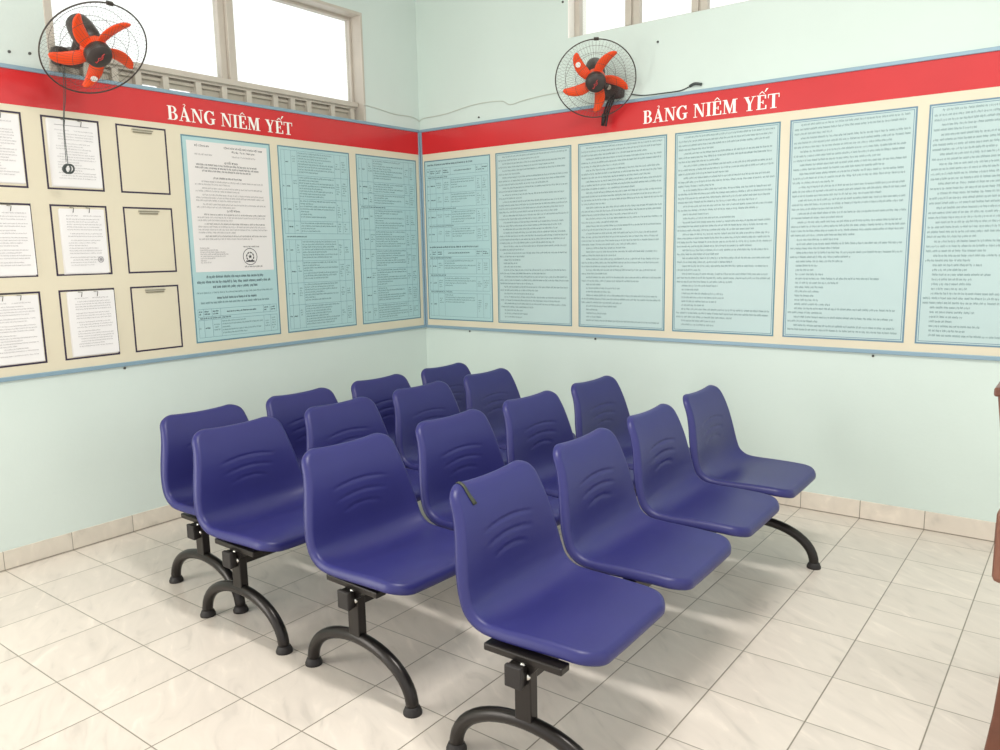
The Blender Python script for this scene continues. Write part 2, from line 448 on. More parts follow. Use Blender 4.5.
def para_text(bm, P, u0, v0, u1, v1, seed, lead=.0222, h=.0075):
    """paragraph after paragraph; some of short list items"""
    global rt
    rt = random.Random(seed)
    v = v1-.034; a, b = u0+.024, u1-.022
    shortrun = 0
    while v > v0+.022:
        f = 1-(v-v0)/(v1-v0)
        if shortrun > 0:
            line(bm, P, a+.032, b, v, h, DT, fill=rt.uniform(.2, .5)); shortrun -= 1; v -= lead; continue
        n = rt.choice((1, 2, 2, 3, 4))
        for i in range(n):
            if v <= v0+.022: break
            last = i == n-1
            line(bm, P, a+(.032 if i == 0 else 0), b, v, h, DT, fill=rt.uniform(.3, .98) if last else 1)
            v -= lead
        if f > .5 and rt.random() < .22: shortrun = rt.choice((3, 4, 6))

def table_text(bm, bmd, bml, P, u0, v0, u1, v1, cols, rows, titles=(), heads=(), seed=1, textcol=3, lead=.0165, h=.0062, fillrows=True):
    """ruled table. cols: fractions of the width; rows: fractions down the height; titles/heads: indices of one-line rows"""
    global rt
    rt = random.Random(seed)
    a, b, t, s = u0+.022, u1-.022, v1-.022, v0+.022
    X = lambda f: a+(b-a)*f
    Y = lambda f: t-(t-s)*f
    lw = .0014
    for f in rows: quad(bml, P, a, Y(f)-lw/2, b, Y(f)+lw/2, DT)
    for i in range(len(rows)-1):
        y1, y0 = Y(rows[i]), Y(rows[i+1])
        if i in titles:
            line(bmd, P, a+.01, b, (y0+y1)/2-h/2, h, DT, 1.4, fill=rt.uniform(.3, .5)); continue
        if titles and i in heads and False: continue
        for f in cols: quad(bml, P, X(f)-lw/2, y0, X(f)+lw/2, y1, DT)
        if i in heads:
            for c in range(len(cols)-1):
                w = X(cols[c+1])-X(cols[c])
                nl = 1 if c == textcol else 2
                for k in range(nl):
                    line(bmd, P, X(cols[c])+.006, X(cols[c+1])-.004, (y0+y1)/2-h/2+(k-(nl-1)/2)*-.014, h, DT, 1.7, fill=.75 if c == textcol else 1, centre=True)
            continue
        for c in range(len(cols)-1):
            x0, x1 = X(cols[c])+.006, X(cols[c+1])-.004
            if c == textcol:
                v = y1-.016
                nmax = int((y1-y0-.01)/lead); n = nmax if fillrows else min(nmax, rt.choice((4, 4, 5)))
                if not fillrows and y1-y0 > .17: v = (y0+y1)/2; n = 3
                i2 = 0
                while i2 < n:
                    m_ = min(rt.choice((1, 2, 2, 3)), n-i2)
                    for k in range(m_):
                        line(bm, P, x0, x1, v, h, DT, fill=rt.uniform(.25, .95) if k == m_-1 else 1); v -= lead; i2 += 1
            elif c == 0: line(bmd, P, x0-.003, x1, (y0+y1)/2, h, DT, 1.3)
            elif c == 1: line(bmd, P, x0, x1, (y0+y1)/2, h*.95, DT, 2.0)
            else:
                n = min(int((y1-y0-.012)/.0145), rt.choice((3, 4, 5, 6)) if c > textcol else rt.choice((2, 3, 4)))
                v = (y0+y1)/2+n*.0145/2-.01 if c > textcol else y1-.02-(y1-y0)*.12
                for k in range(n): line(bm, P, x0, x1, v, h*.9, DT, fill=rt.uniform(.6, 1), centre=True); v -= .0145

# ---- left board
lb, P, part, hb = board('L', -3.6, -.014, 'long framed notice board under the sliding window, white headed red band, nine dark document outlines')
heading(part, hb, P, -1.918, -1.123, 2.115, .07, FR+.0018)
XC = [(-2.891, -2.627), (-2.546, -2.280), (-2.199, -1.935)]
ZR = [(1.731, 2.063), (1.332, 1.663), (.931, 1.265)]
for c, (a, b) in enumerate(XC):
    for r, (z0, z1) in enumerate(ZR):
        bm = BM(); rectline(bm, P, a, z0, b, z1, .0085, FR+.0006); part('document_outline', bm, M_outline, recalc=False)
        if c == 2:      # bare sprung clip
            cu = (a+b)/2+(.002, .0, -.002)[r]
            bm = BM(); slab(bm, P, cu-.052, z1-.029, cu+.052, z1-.011, FR, FR+.005, .002)
            cl_ = part('clip', bm, M_clip)
            bm = BM(); slab(bm, P, cu-.05, z1-.0335, cu+.05, z1-.0275, FR+.003, FR+.008, .002)
            tube(bm, [P(cu-.056, z1-.020, FR+.008), P(cu+.056, z1-.020, FR+.008)], .0022, 8)
            part('clip_bar', bm, M_bar, cl_)
        else:           # clip mostly under the paper: two wire ends show
            bm = BM(); cu = (a+b)/2
            slab(bm, P, cu-.045, z1-.006, cu+.05, z1-.002, FR, FR+.003, .001)
            for dx in (-.035, .04):
                tube(bm, [P(cu+dx-.012, z1-.012, FR+.009), P(cu+dx+.006, z1-.014, FR+.011), P(cu+dx+.002, z1-.036, FR+.0095)], .0016, 6)
            part('clip', bm, M_clipd)
P1 = (-1.854, .941, -1.292, 2.048)
s = sheet(part, P, *P1, M_sheet, M_border)
pg = (-1.825, 1.326, -1.316, 2.022)
bm = BM(); quad(bm, P, *pg, FR+.0015); page = part('printed_page', bm, M_page, s, recalc=False)
bm = BM(); bd = BM(); DT = FR+.002
rt = random.Random(21)
put_text(bd, P, 'BỘ CÔNG AN', -1.735, 1.994, .0135, DT, .085)
put_text(bd, P, 'CỘNG HÒA XÃ HỘI CHỦ NGHĨA VIỆT NAM', -1.475, 1.994, .0135, DT, .25)
put_text(bd, P, 'Độc lập - Tự do - Hạnh phúc', -1.475, 1.975, .0135, DT, .15)
line(bm, P, -1.78, -1.64, 1.95, .007, DT, fill=.95); line(bm, P, -1.55, -1.37, 1.95, .007, DT, fill=.95)
put_text(bd, P, 'QUYẾT ĐỊNH', -1.56, 1.912, .0145, DT, .085)
for k, f in enumerate((.93, .96, .78)): line(bd, P, -1.79, -1.36, 1.896-k*.0158, .0075, DT, 1.2, fill=f, centre=True)
line(bd, P, -1.70, -1.46, 1.828, .008, DT, 1.2, fill=.8, centre=True)
v = 1.808
for n in (2, 2, 3, 2):
    for i in range(n):
        line(bm, P, -1.79+(.04 if i == 0 else 0), -1.345, v, .0068, DT, fill=rt.uniform(.35, .7) if i == n-1 else 1); v -= .0152
    v -= .005
put_text(bd, P, 'QUYẾT ĐỊNH:', -1.565, 1.652, .0135, DT, .085); v = 1.632
for n in (3, 4, 2):
    for i in range(n):
        line(bd if i == 0 else bm, P, -1.79+(.04 if i == 0 else 0), -1.345, v, .0068, DT, fill=rt.uniform(.5, .8) if i == n-1 else 1); v -= .0155
    v -= .004
v = 1.452
for k in range(8): line(bm, P, -1.79, -1.60, v, .0055, DT, fill=(.3, .6, .9, 1, .85, .5, .3, .4)[k]); v -= .0112
line(bd, P, -1.53, -1.39, 1.458, .0065, DT, 1.2, fill=.8, centre=True); line(bd, P, -1.53, -1.36, 1.345, .007, DT, 1.2, fill=.8, centre=True)
cx, cz = -1.475, 1.405                      # round stamp
for ra, rb in ((.048, .0445), (.027, .020)):
    for i in range(32):
        a, b = 2*math.pi*i/32, 2*math.pi*(i+1)/32
        if rb > .04 or i % 4: bd.faces.new([bd.verts.new(P(cx+r_*math.cos(t_), cz+r_*math.sin(t_), DT)) for r_, t_ in ((rb, a), (ra, a), (ra, b), (rb, b))])
bd.faces.new([bd.verts.new(P(cx+(.014 if i % 2 == 0 else .006)*math.sin(math.pi*i/5), cz+(.014 if i % 2 == 0 else .006)*math.cos(math.pi*i/5), DT)) for i in range(10)])
quad(bd, P, cx-.028, cz-.03, cx+.028, cz-.022, DT)
two_inks(part, bm, bd, page, M_pageink, M_pageinkd)
bm = BM(); bd = BM(); bl = BM(); DT = FR+.0014
for k, (f, z) in enumerate(((.74, 1.292), (.97, 1.264), (.6, 1.237))): line(bd, P, -1.83, -1.32, z, .0105, DT, 1.4, fill=f, centre=True)
line(bm, P, -1.83, -1.32, 1.208, .007, DT, fill=.98)
line(bd, P, -1.83, -1.32, 1.176, .0095, DT, 1.4, fill=.52, centre=True); line(bm, P, -1.83, -1.32, 1.152, .0085, DT, 1.2, fill=.92, centre=True)
table_text(bm, bd, bl, P, -1.854, .945, -1.292, 1.15, (0, .065, .165, .27, .82, .91, 1), (.03, .29, .40, .995), titles=(1,), heads=(0,), seed=31)
two_inks(part, bm, bd, s, M_ink, M_inkd); part('table_rules', bl, M_border, s, recalc=False)
for P2, cols, rows, ti, sd in (((-1.239, .941, -.681, 2.049), (.0, .05, .14, .23, .795, .89, 1), (0, .135, .265, .39, .46, .495, .615, .74, .865, 1), (4,), 41),
                               ((-.624, .941, -.056, 2.050), (.0, .05, .145, .24, .80, .895, 1), (0, .14, .21, .285, .305, .435, .555, .675, .79, .9, 1), (3,), 42)):
    s = sheet(part, P, *P2, M_sheet, M_border); bm = BM(); bd = BM(); bl = BM()
    table_text(bm, bd, bl, P, *P2, cols, rows, titles=ti, seed=sd, lead=.0158, h=.0064)
    two_inks(part, bm, bd, s, M_ink, M_inkd); part('table_rules', bl, M_border, s, recalc=False)

# ---- right board
rb, P, part, hb = board('R', .014, 3.98, 'long framed notice board of six cyan text sheets, without document outlines, under red band')
heading(part, hb, P, 1.748, 2.524, 2.117, .072, FR+.0018)
s = sheet(part, P, .040, .930, .630, 2.045, M_sheet, M_border); bm = BM(); bd = BM(); bl = BM()
line(bd, P, .07, .60, 2.008, .0085, DT, 1.5, fill=.8)
table_text(bm, bd, bl, P, .040, 1.46, .630, 2.010, (0, .05, .15, .27, .40, .81, .90, 1), (0, .10, .145, .34, .53, .575, .765, .805, 1), titles=(1, 4, 6), heads=(0,), seed=51, textcol=4, fillrows=False)
line(bd, P, .07, .60, 1.440, .0085, DT, 1.5, fill=.85)
table_text(bm, bd, bl, P, .040, .935, .630, 1.448, (0, .05, .14, .25, .79, .89, 1), (0, .10, .14, .36, .40, .61, .65, 1), titles=(1, 3, 5), heads=(0,), seed=52, fillrows=False)
two_inks(part, bm, bd, s, M_ink, M_inkd); part('table_rules', bl, M_border, s, recalc=False)
for k in range(5):
    u0 = .674+.6365*k; u1 = u0+.588
    s = sheet(part, P, u0, .929, u1, 2.046, M_sheet2, M_border2 if k > 2 else M_border, True)
    bm = BM(); para_text(bm, P, u0, .929, u1, 2.046, 60+k); part('printed_text', bm, M_ink, s, recalc=False)

# ---- loose papers held by the clips of the left board
def paper(label, u0, z0, u1, z1, seed, n, stamp=None, rule=False, fill0=.0, curl=.0025, tilt=0):
    global rt, DT
    rt = random.Random(seed); P = PL
    root = tag(empty('document_sheet', P((u0+u1)/2, z1, FR)), label, 'paper', 'papers clipped to the notice board')
    bm = BM(); nu, nv = 6, 10; g = []
    for i in range(nu+1):
        for j in range(nv+1):
            u = u0+(u1-u0)*i/nu; t = j/nv; z = z1-(z1-z0)*t
            d = FR+.0030+curl*t*t*(1+.3*math.sin(i))
            g.append(bm.verts.new(P(u+tilt*t, z, d)))
    for i in range(nu):
        for j in range(nv): bm.faces.new([g[i*(nv+1)+j], g[(i+1)*(nv+1)+j], g[(i+1)*(nv+1)+j+1], g[i*(nv+1)+j+1]])
    bmesh.ops.translate(bm, verts=bm.verts, vec=-root.location)
    o = obj('page', bm, M_paper, root); sm = o.modifiers.new('s', 'SOLIDIFY'); sm.thickness = .0015; sm.offset = 0
    # second sheet just behind, peeping out
    bm = BM(); quad(bm, P, u0-.006, z0-.004, u1-.004, z1-.004, FR+.002)
    bmesh.ops.translate(bm, verts=bm.verts, vec=-root.location); obj('page', bm, M_page, root, recalc=False)
    bm = BM()
    DT = FR+.0045+curl
    w = u1-u0; v = z1-.035-fill0
    if rule: quad(bm, P, u0+.03, v+.008, u1-.04, v+.0105, DT-curl*.9+.001); v -= .016
    a, b = u0+w*.13, u1-w*.07
    line(bm, P, a, a+w*.3, v, .0042, DT-curl*.9+.001); line(bm, P, a+w*.38, b, v, .0042, DT-curl*.9+.001); v -= .016
    for k in range(n):
        t = (z1-v)/(z1-z0); d = FR+.0040+curl*t*t*1.32+.0006
        line(bm, P, a+(.012 if rt.random() < .3 else 0), b, v, .0040, d, fill=rt.uniform(.5, 1) if rt.random() < .35 else 1, centre=rt.random() < .12)
        v -= .0122 if rt.random() < .8 else .019
        if v < z0+.03: break
    if stamp:
        cx, cz = stamp
        for i in range(20):
            a_, b_ = 2*math.pi*i/20, 2*math.pi*(i+1)/20
            bm.faces.new([bm.verts.new(P(cx+r_*math.cos(t_), cz+r_*math.sin(t_), FR+.0085)) for r_, t_ in ((.011, a_), (.0145, a_), (.0145, b_), (.011, b_))])
        quad(bm, P, cx-.006, cz-.006, cx+.007, cz+.007, FR+.0085)
    bmesh.ops.translate(bm, verts=bm.verts, vec=-root.location)
    obj('printed_text', bm, M_paperink, root, recalc=False)
paper('white typed paper cut off by the photo edge in the top row of clips', -2.876, 1.752, -2.640, 2.050, 71, 26)
paper('white typed paper cut off by the photo edge in the middle row of clips', -2.876, 1.342, -2.632, 1.652, 72, 28)
paper('white typed paper cut off by the photo edge in the bottom row of clips', -2.872, .944, -2.640, 1.250, 73, 26)
paper('white paper with thick black rule behind the hanging fan cord', -2.520, 1.748, -2.292, 2.052, 74, 20, rule=True)
paper('white paper with small round stamp near its foot, in the middle row', -2.505, 1.342, -2.297, 1.645, 75, 18, stamp=(-2.335, 1.405))
paper('white typed paper hanging off centre at the right of its outline, bottom row', -2.506, .946, -2.285, 1.255, 76, 20)

# ------------------------------------------------------------------ bench seats
def seat_mesh():
    ctrl = [(-.014, .776), (.009, .744), (.032, .692), (.049, .635), (.061, .58), (.072, .525), (.083, .477), (.098, .440), (.130, .418), (.18, .411), (.25, .408), (.32, .406), (.385, .403), (.435, .397), (.474, .386)]
    pts = [Vector((p.x, p.y)) for p in crom([(a, b, 0) for a, b in ctrl], 30)]
    cum = [0]
    for a, b in zip(pts, pts[1:]): cum.append(cum[-1]+(b-a).length)
    Lp = cum[-1]
    def at(s):
        s = min(max(s, 0), Lp); i = 0
        lo, hi = 0, len(cum)-1
        while hi-lo > 1:
            mid = (lo+hi)//2
            if cum[mid] <= s: lo = mid
            else: hi = mid
        t = (s-cum[lo])/(cum[hi]-cum[lo]); p = pts[lo].lerp(pts[hi], t)
        e = .012; lo2, hi2 = max(0, s-e), min(Lp, s+e)
        return p, None
    def pos(s):
        p, _ = at(s); a, _ = at(s-.01); b, _ = at(s+.01); t = (b-a).normalized(); return p, Vector((-t.y, t.x))
    sb = Lp*.47                                              # bend
    def halfw(s):
        k = min(1, s/sb); w = .203+.053*(k*k*(3-2*k))
        if s > sb: w -= .025*((s-sb)/(Lp-sb))**1.6
        return w
    def outline_w(s):
        w = halfw(s)
        rt_, rf = .072, .074
        if s < rt_: w = w-rt_+math.sqrt(max(0, rt_**2-(rt_-s)**2))
        e = Lp-s
        if e < rf: w = w-rf+math.sqrt(max(0, rf**2-(rf-e)**2))
        return w
    def dist(s, y):
        d = min(s, Lp-s, halfw(s)-abs(y))
        for r_, e in ((.072, s), (.074, Lp-s)):
            cy = halfw(s)-r_
            if e < r_ and abs(y) > cy: d = min(d, r_-math.hypot(r_-e, abs(y)-cy))
        return max(0, d)
    rows = []
    def cl(t, a): return t
    nr = 190
    ss = []
    for i in range(nr+1):
        t = i/nr
        ss.append(Lp*(t-.95*math.sin(2*math.pi*t)/(2*math.pi)*.55))
    ss = [Lp*0]+[.0006, .0018, .0036]+[x for x in ss if .005 < x < Lp-.005]+[Lp-.0036, Lp-.0018, Lp-.0006, Lp]
    nc = 76
    vv = []
    for i in range(nc+1):
        t = -1+2*i/nc; vv.append(math.sin(t*math.pi/2)*.93+t*.07)
    grooves = ((.126, .632, .0), (.118, .590, .0), (.086, .550, .0))
    # arc length where the profile reaches the groove heights
    def s_at_z(z):
        lo, hi = 0, sb
        for _ in range(40):
            m = (lo+hi)/2
            if at(m)[0].y > z: lo = m
            else: hi = m
        return lo
    gz = [(hw, s_at_z(z)) for hw, z, _ in grooves]
    bm = bmesh.new(); grid = []
    Rr = .024
    for s in ss:
        p, n = pos(s); W = outline_w(s); row = []
        for f in vv:
            y = W*f; d = dist(s, y); q = abs(y)/halfw(s)
            k = s/Lp
            # hollow of the shell: shallow at the top, deepest through the bend, easing to the front
            dish = .006+.028*math.exp(-((k-.49)/.16)**2)
            off = -dish*(1-min(1, q)**2.6)
            top = math.exp(-(s/.085)**2)
            off += top*(.012*(1-q*q)-.006)                    # top edge eased back at the ends
            drop = 0
            if d < Rr:
                t = (Rr-d)/Rr; drop = .031*(.6+.4*min(1, k/.3))*(1-math.sqrt(max(0, 1-t*t)))
            off -= drop
            for hw, gs in gz:
                if abs(y) < hw*1.1:
                    yy = y/hw
                    sc = gs+.017*yy*yy
                    e = s-sc; fade = max(0, 1-yy**4) if abs(yy) < 1 else 0
                    if -.003 < e < 0: off -= .0042*fade*(e+.003)/.003
                    elif 0 <= e < .015: off -= .0042*fade*(1-e/.015)**1.5
            zz = .006-.018*top*(1-q*q)                            # dipped middle of the top edge
            row.append(bm.verts.new((p.x+n.x*off, y, p.y+n.y*off+zz)))
        grid.append(row)
    for a, b in zip(grid, grid[1:]):
        for j in range(nc): bm.faces.new([a[j], a[j+1], b[j+1], b[j]])
    bmesh.ops.recalc_face_normals(bm, faces=bm.faces)
    mid = bm.faces[:][len(bm.faces)//2]
    if mid.normal.x < 0 and mid.normal.z < .1 or mid.normal.z < -.2: bmesh.ops.reverse_faces(bm, faces=bm.faces)
    me = bpy.data.meshes.new('seat'); bm.to_mesh(me); bm.free()
    me.materials.append(M_seat)
    for p_ in me.polygons: p_.use_smooth = True
    return me
SEAT = seat_mesh()

def leg_assembly(root, x, y, outer, dz=0):
    """arched leg with post, feet, head plate; x = post centre, y = plane of the leg (bench space). outer=-1/+1: side of the beam end"""
    bm = BM(); pts = []
    for i in range(25):
        a = math.pi*i/24; pts.append((x-.245*math.cos(a), y, .012+.163*math.sin(a)**.9 if 0 < i < 24 else .012))
    tube(bm, pts, .0208, 16); leg = obj('arched_leg', bm, M_blk, root, smooth=True)
    for sx in (-1, 1):
        bm = BM(); lathe(bm, [(.0212, .026), (.0245, .020), (.030, .007), (.030, 0)], 20, Matrix.Translation((x+sx*.245, y, 0)))
        obj('foot_cap', bm, M_rub, leg, smooth=True)
    bm = BM(); box(bm, x-.026, y-.0165, .170, x+.026, y+.0165, .345+dz, .003)
    # flared head
    vs = [bm.verts.new(p) for p in [(x-.026, y-.0165, .325+dz), (x+.026, y-.0165, .325+dz), (x+.052, y-.0165, .352+dz), (x-.03, y-.0165, .352+dz), (x-.026, y+.0165, .325+dz), (x+.026, y+.0165, .325+dz), (x+.052, y+.0165, .352+dz), (x-.03, y+.0165, .352+dz)]]
    for f in ((0, 1, 2, 3), (7, 6, 5, 4), (0, 4, 5, 1), (1, 5, 6, 2), (2, 6, 7, 3), (3, 7, 4, 0)): bm.faces.new([vs[i] for i in f])
    obj('post', bm, M_blk, root)
    bm = BM(); box(bm, x-.123, y-.021, .352+dz, x+.123, y+.021, .373+dz, .004); obj('mounting_plate', bm, M_blk, root)
    for bx, bz in ((x+.0185, .318), (x+.004, .346)):
        bm = BM(); lathe(bm, [(.0085, 0), (.0085, .004), (.006, .007), (0, .008)], 12, Matrix.Translation((bx, y+outer*.0165, bz+dz)) @ Matrix.Rotation(R(90)*(1 if outer < 0 else -1), 4, 'X'))
        obj('bolt', bm, M_bolt, root, smooth=True)

def bench(label, corner0, corner1, leg_near, seat_dz=0, far_dy=1.90, tilt=R(2.2)):
    """corner0/1: near top corners of the first and last seat back; leg_near: (post x, y)"""
    dx, dy = corner1[0]-corner0[0], corner1[1]-corner0[1]
    ang = math.atan2(-dx, dy); p = math.hypot(dx, dy)/3
    org = Vector((corner0[0], corner0[1], 0))
    root = tag(empty('waiting_bench', org, ang), label, 'bench', 'four seat waiting benches')
    for k in range(4):
        s = obj('seat', SEAT, None, root); s.location = (0, .197+p*k, seat_dz)
        if tilt:                      # whole shell leaned back a little about its bend
            s.rotation_euler.y = -tilt
            piv = Vector((.12, 0, .42)); s.location += piv-Matrix.Rotation(-tilt, 3, 'Y') @ piv
        m = s.modifiers.new('thickness', 'SOLIDIFY'); m.thickness = .005; m.offset = -1
    inv = Matrix.Rotation(-ang, 3, 'Z')
    l = inv @ (Vector((leg_near[0], leg_near[1], 0))-org)
    y0, y1 = l.y, l.y+far_dy
    leg_assembly(root, l.x, y0, -1, seat_dz); leg_assembly(root, l.x, y1, 1, seat_dz)
    bx = l.x-.010
    bm = BM(); box(bm, bx-.024, y0-.036, .292+seat_dz, bx+.024, p*3+.36, .349+seat_dz, .003); bmo = obj('beam', bm, M_blk, root)
    for yy in (y0-.036, p*3+.36):
        bm = BM(); box(bm, bx-.0265, yy-.012, .290+seat_dz, bx+.0265, yy+.004, .351+seat_dz, .004); obj('end_cap', bm, M_rub, root)
    for k in range(4):
        c = .196+p*k
        for o in (-.1, .1):
            if abs(c+o-y0) < .09 or abs(c+o-y1) < .09: continue
            bm = BM(); box(bm, l.x-.115, c+o-.018, .349+seat_dz, l.x+.115, c+o+.018, .369+seat_dz, .003); obj('seat_bracket', bm, M_blk, root)
    return root

b1 = bench('nearest blue four-seat bench, with dark tape over one backrest edge', (2.531, -2.658), (2.502, -1.035), (2.795, -2.70), .0, 1.9, R(1.4))
b2 = bench('blue four-seat bench second from the camera, directly behind the taped bench', (1.836, -2.612), (1.897, -.998), (2.078, -2.636), -.005, 1.9, R(2.2))
b3 = bench('blue four-seat bench third from the camera, in front of the rearmost bench', (1.168, -2.605), (1.194, -.985), (1.435, -2.63), -.02, 1.95, R(2.2))
b4 = bench('rearmost blue four-seat bench, nearest the window wall', (.735, -2.49), (.775, -.873), (1.022, -2.522), -.031, 1.72)

# dark strip of tape folded over the top edge of the nearest seat back
bm = BM()
from mathutils.bvhtree import BVHTree
bvh = BVHTree.FromPolygons([v.co.copy() for v in SEAT.vertices], [tuple(p.vertices) for p in SEAT.polygons])
s1 = min((c for c in b1.children if c.data == SEAT), key=lambda c: c.location.y)
SM = Matrix.Translation(b1.location) @ Matrix.Rotation(b1.rotation_euler.z, 4, 'Z') @ Matrix.Translation(s1.location) @ Matrix.Rotation(s1.rotation_euler.y, 4, 'Y')
ra, rb_ = [], []
for lst, yl, lean in ((ra, -.150, .010), (rb_, -.138, .016)):
    crest = max((bvh.ray_cast(Vector((x*.002-.04, yl, 1)), Vector((0, 0, -1)))[0] or Vector((0, 0, 0)) for x in range(40)), key=lambda p: p.z)
    c0 = crest+Vector((-.002, 0, -.03)); pp = []
    for k in range(8):
        a = R(98-11*k); dr = Vector((math.cos(a), 0, math.sin(a))); o0 = c0+dr*.15
        h = bvh.ray_cast(o0, -dr)[0]
        if h and (h-c0).length < .06: pp.append(h+dr*.0032)
    for k in range(1, 5):
        h = bvh.ray_cast(Vector((.3, yl+lean*k/4, c0.z+.006-.0085*k)), Vector((-1, 0, 0)))[0]
        if h: pp.append(h+Vector((.0032, 0, 0)))
    lst += [bm.verts.new(SM @ p) for p in pp]
for i in range(min(len(ra), len(rb_))-1): bm.faces.new([ra[i], ra[i+1], rb_[i+1], rb_[i]])
o = obj('tape_strip', bm, M_strip, None, smooth=True); sm = o.modifiers.new('s', 'SOLIDIFY'); sm.thickness = .0016
tag(o, 'short dark olive tape strip folded over a corner of the nearest backrest', 'tape')

# ------------------------------------------------------------------ wall fans
def fan(label, centre, yaw, pitch, spin, wall, box_at, badge_blade, cordpts):
    n = Vector((math.cos(pitch)*math.cos(yaw), math.cos(pitch)*math.sin(yaw), math.sin(pitch)))
    a = Vector((0, 0, 1)).cross(n).normalized(); up = n.cross(a)
    c = Vector(centre)
    root = tag(empty('wall_fan', box_at), label, 'fan', 'orange bladed wall fans')
    H = Matrix((( a.x, up.x, n.x, c.x-box_at[0]), (a.y, up.y, n.y, c.y-box_at[1]), (a.z, up.z, n.z, c.z-box_at[2]), (0, 0, 0, 1)))
    # guards: front and rear cages meet at the rim (z = 0)
    def cage(sign, depth, r_in, name, nrad):
        bm = BM()
        for k in range(nrad):
            t = 2*math.pi*k/nrad; pts = []
            for i in range(7):
                f = i/6; r = .222+(r_in-.222)*f
                z = sign*depth*(1-(max(0, (r-r_in))/(.222-r_in))**3)
                pts.append((r*math.cos(t), r*math.sin(t), z))
            tube(bm, pts, .00042, 4, M=H, cap=False)
        for r in (r_in, .115, .17):
            z = sign*depth*(1-(max(0, (r-r_in))/(.222-r_in))**3)
            tube(bm, [(r*math.cos(2*math.pi*i/40), r*math.sin(2*math.pi*i/40), z) for i in range(40)], .0009, 5, closed=True, M=H)
        return obj(name, bm, M_wire, root, smooth=True)
    cage(1, .062, .058, 'front_guard', 72); cage(-1, .075, .07, 'rear_guard', 60)
    bm = BM(); tube(bm, [(.225*math.cos(2*math.pi*i/72), .225*math.sin(2*math.pi*i/72), 0) for i in range(72)], .0033, 8, closed=True, M=H)
    rim = obj('guard_rim', bm, M_rim, root, smooth=True)
    bm = BM(); box(bm, -.014, .219, -.008, .014, .233, .008, .002, M=H); obj('rim_clip', bm, M_rim, rim)
    # hub with rounded dark cap
    bm = BM(); lathe(bm, [(.02, -.03), (.048, -.026), (.056, -.018), (.056, .024), (.03, .026)], 32, H)
    obj('blade_hub', bm, M_orange, root, smooth=False)
    bm = BM(); lathe(bm, [(.03, .020), (.057, .021), (.058, .035), (.055, .050), (.046, .058), (.02, .062), (0, .063)], 32, H)
    hub = obj('hub_cap', bm, M_fan, root, smooth=True)
    bm = BM()   # slanted red script mark on the cap
    for pts in ([(-.012, -.026), (-.006, -.012), (-.010, -.002), (.004, .004), (.002, .014), (.010, .024)], [(-.018, -.022), (-.010, -.024)], [(-.002, -.010), (.008, -.002), (.008, .012)]):
        tube(bm, [(x, y, .0625) for x, y in pts], .0021, 5, M=H)
    obj('cap_mark', bm, M_logo, hub)
    # five swept blades
    for k in range(5):
        th = spin+2*math.pi*k/5
        Bm = H @ Matrix.Rotation(th, 4, 'Z')
        bm = BM(); nr, nw = 16, 8; g = []
        for i in range(nr+1):
            f = i/nr; r = .045+.147*f
            sweep = -.36*f**1.3                                   # trailing clockwise
            w = .026+.008*math.sin(math.pi*min(1, f*1.05)**.9)-.008*f**2
            if f > .88: w *= math.sqrt(max(0.06, 1-((f-.88)/.12)**2))
            row = []
            for j in range(nw+1):
                q = -1+2*j/nw
                t = sweep; cx, cy = r*math.cos(t), r*math.sin(t)
                tw = R(30-14*f)
                # local chord direction: tangential, twisted out of plane
                tx, ty = -math.sin(t), math.cos(t)
                row.append(bm.verts.new(Bm @ Vector((cx+tx*q*w*math.cos(tw), cy+ty*q*w*math.cos(tw), .006+q*w*math.sin(tw)*.7+.006*(1-q*q)))))
            g.append(row)
        for r0, r1 in zip(g, g[1:]):
            for j in range(nw): bm.faces.new([r0[j], r0[j+1], r1[j+1], r1[j]])
        bl = obj('blade', bm, M_orange, root, smooth=True); sm = bl.modifiers.new('s', 'SOLIDIFY'); sm.thickness = .0025
        if k == badge_blade:
            f = .62; r = .045+.147*f; t = -.36*f**1.3
            bm = BM(); Q = Bm @ Matrix.Translation((r*math.cos(t), r*math.sin(t), .018)) @ Matrix.Rotation(t, 4, 'Z') @ Matrix.Rotation(R(22)*.7, 4, 'X')
            lathe(bm, [(.0105, 0), (.0145, 0), (.0145, .0006), (.0105, .0006)], 24, Q)
            for s_ in (-1, 1): box(bm, s_*.0035-.0015, -.006, 0, s_*.0035+.0015, .006, .0006, M=Q)
            box(bm, -.005, -.0015, 0, .005, .0015, .0006, M=Q)
            obj('round_badge', bm, M_white, bl)
    # motor housing behind the blades, and its neck to the wall box
    bm = BM(); lathe(bm, [(0, -.205), (.028, -.202), (.050, -.185), (.056, -.15), (.058, -.09), (.052, -.045), (.03, -.032), (0, -.03)], 28, H)
    obj('motor_housing', bm, M_fan, root, smooth=True)
    inv = Matrix.Translation(-Vector(box_at))
    mpt = H @ Vector((0, -.045, -.15))
    wx, wy = (1, 0) if wall == 'L' else (0, -1)
    bm = BM()
    front = Vector((wx*.055, wy*.055, .02))
    mid = front.lerp(mpt, .5)+Vector((0, 0, -.03))
    tube(bm, [p for p in crom([(wx*.03, wy*.03, .01), front, mid, mpt], 6)], .017, 12); obj('neck', bm, M_fan, root, smooth=True)
    bm = BM()
    if wall == 'L': box(bm, .0, -.065, -.045, .062, .065, .035, .016)
    else: box(bm, -.075, -.062, -.05, .075, 0, .05, .016)
    bx = obj('wall_box', bm, M_fan, root, smooth=True)
    bm = BM(); Mx = Matrix.Translation((wx*.062, wy*.062, .012)) @ (Matrix.Rotation(R(90), 4, 'Y') if wall == 'L' else Matrix.Rotation(R(90), 4, 'X'))
    lathe(bm, [(.015, 0), (.015, .008), (.011, .011), (0, .011)], 20, Mx); obj('knob', bm, M_clip, bx, smooth=True)
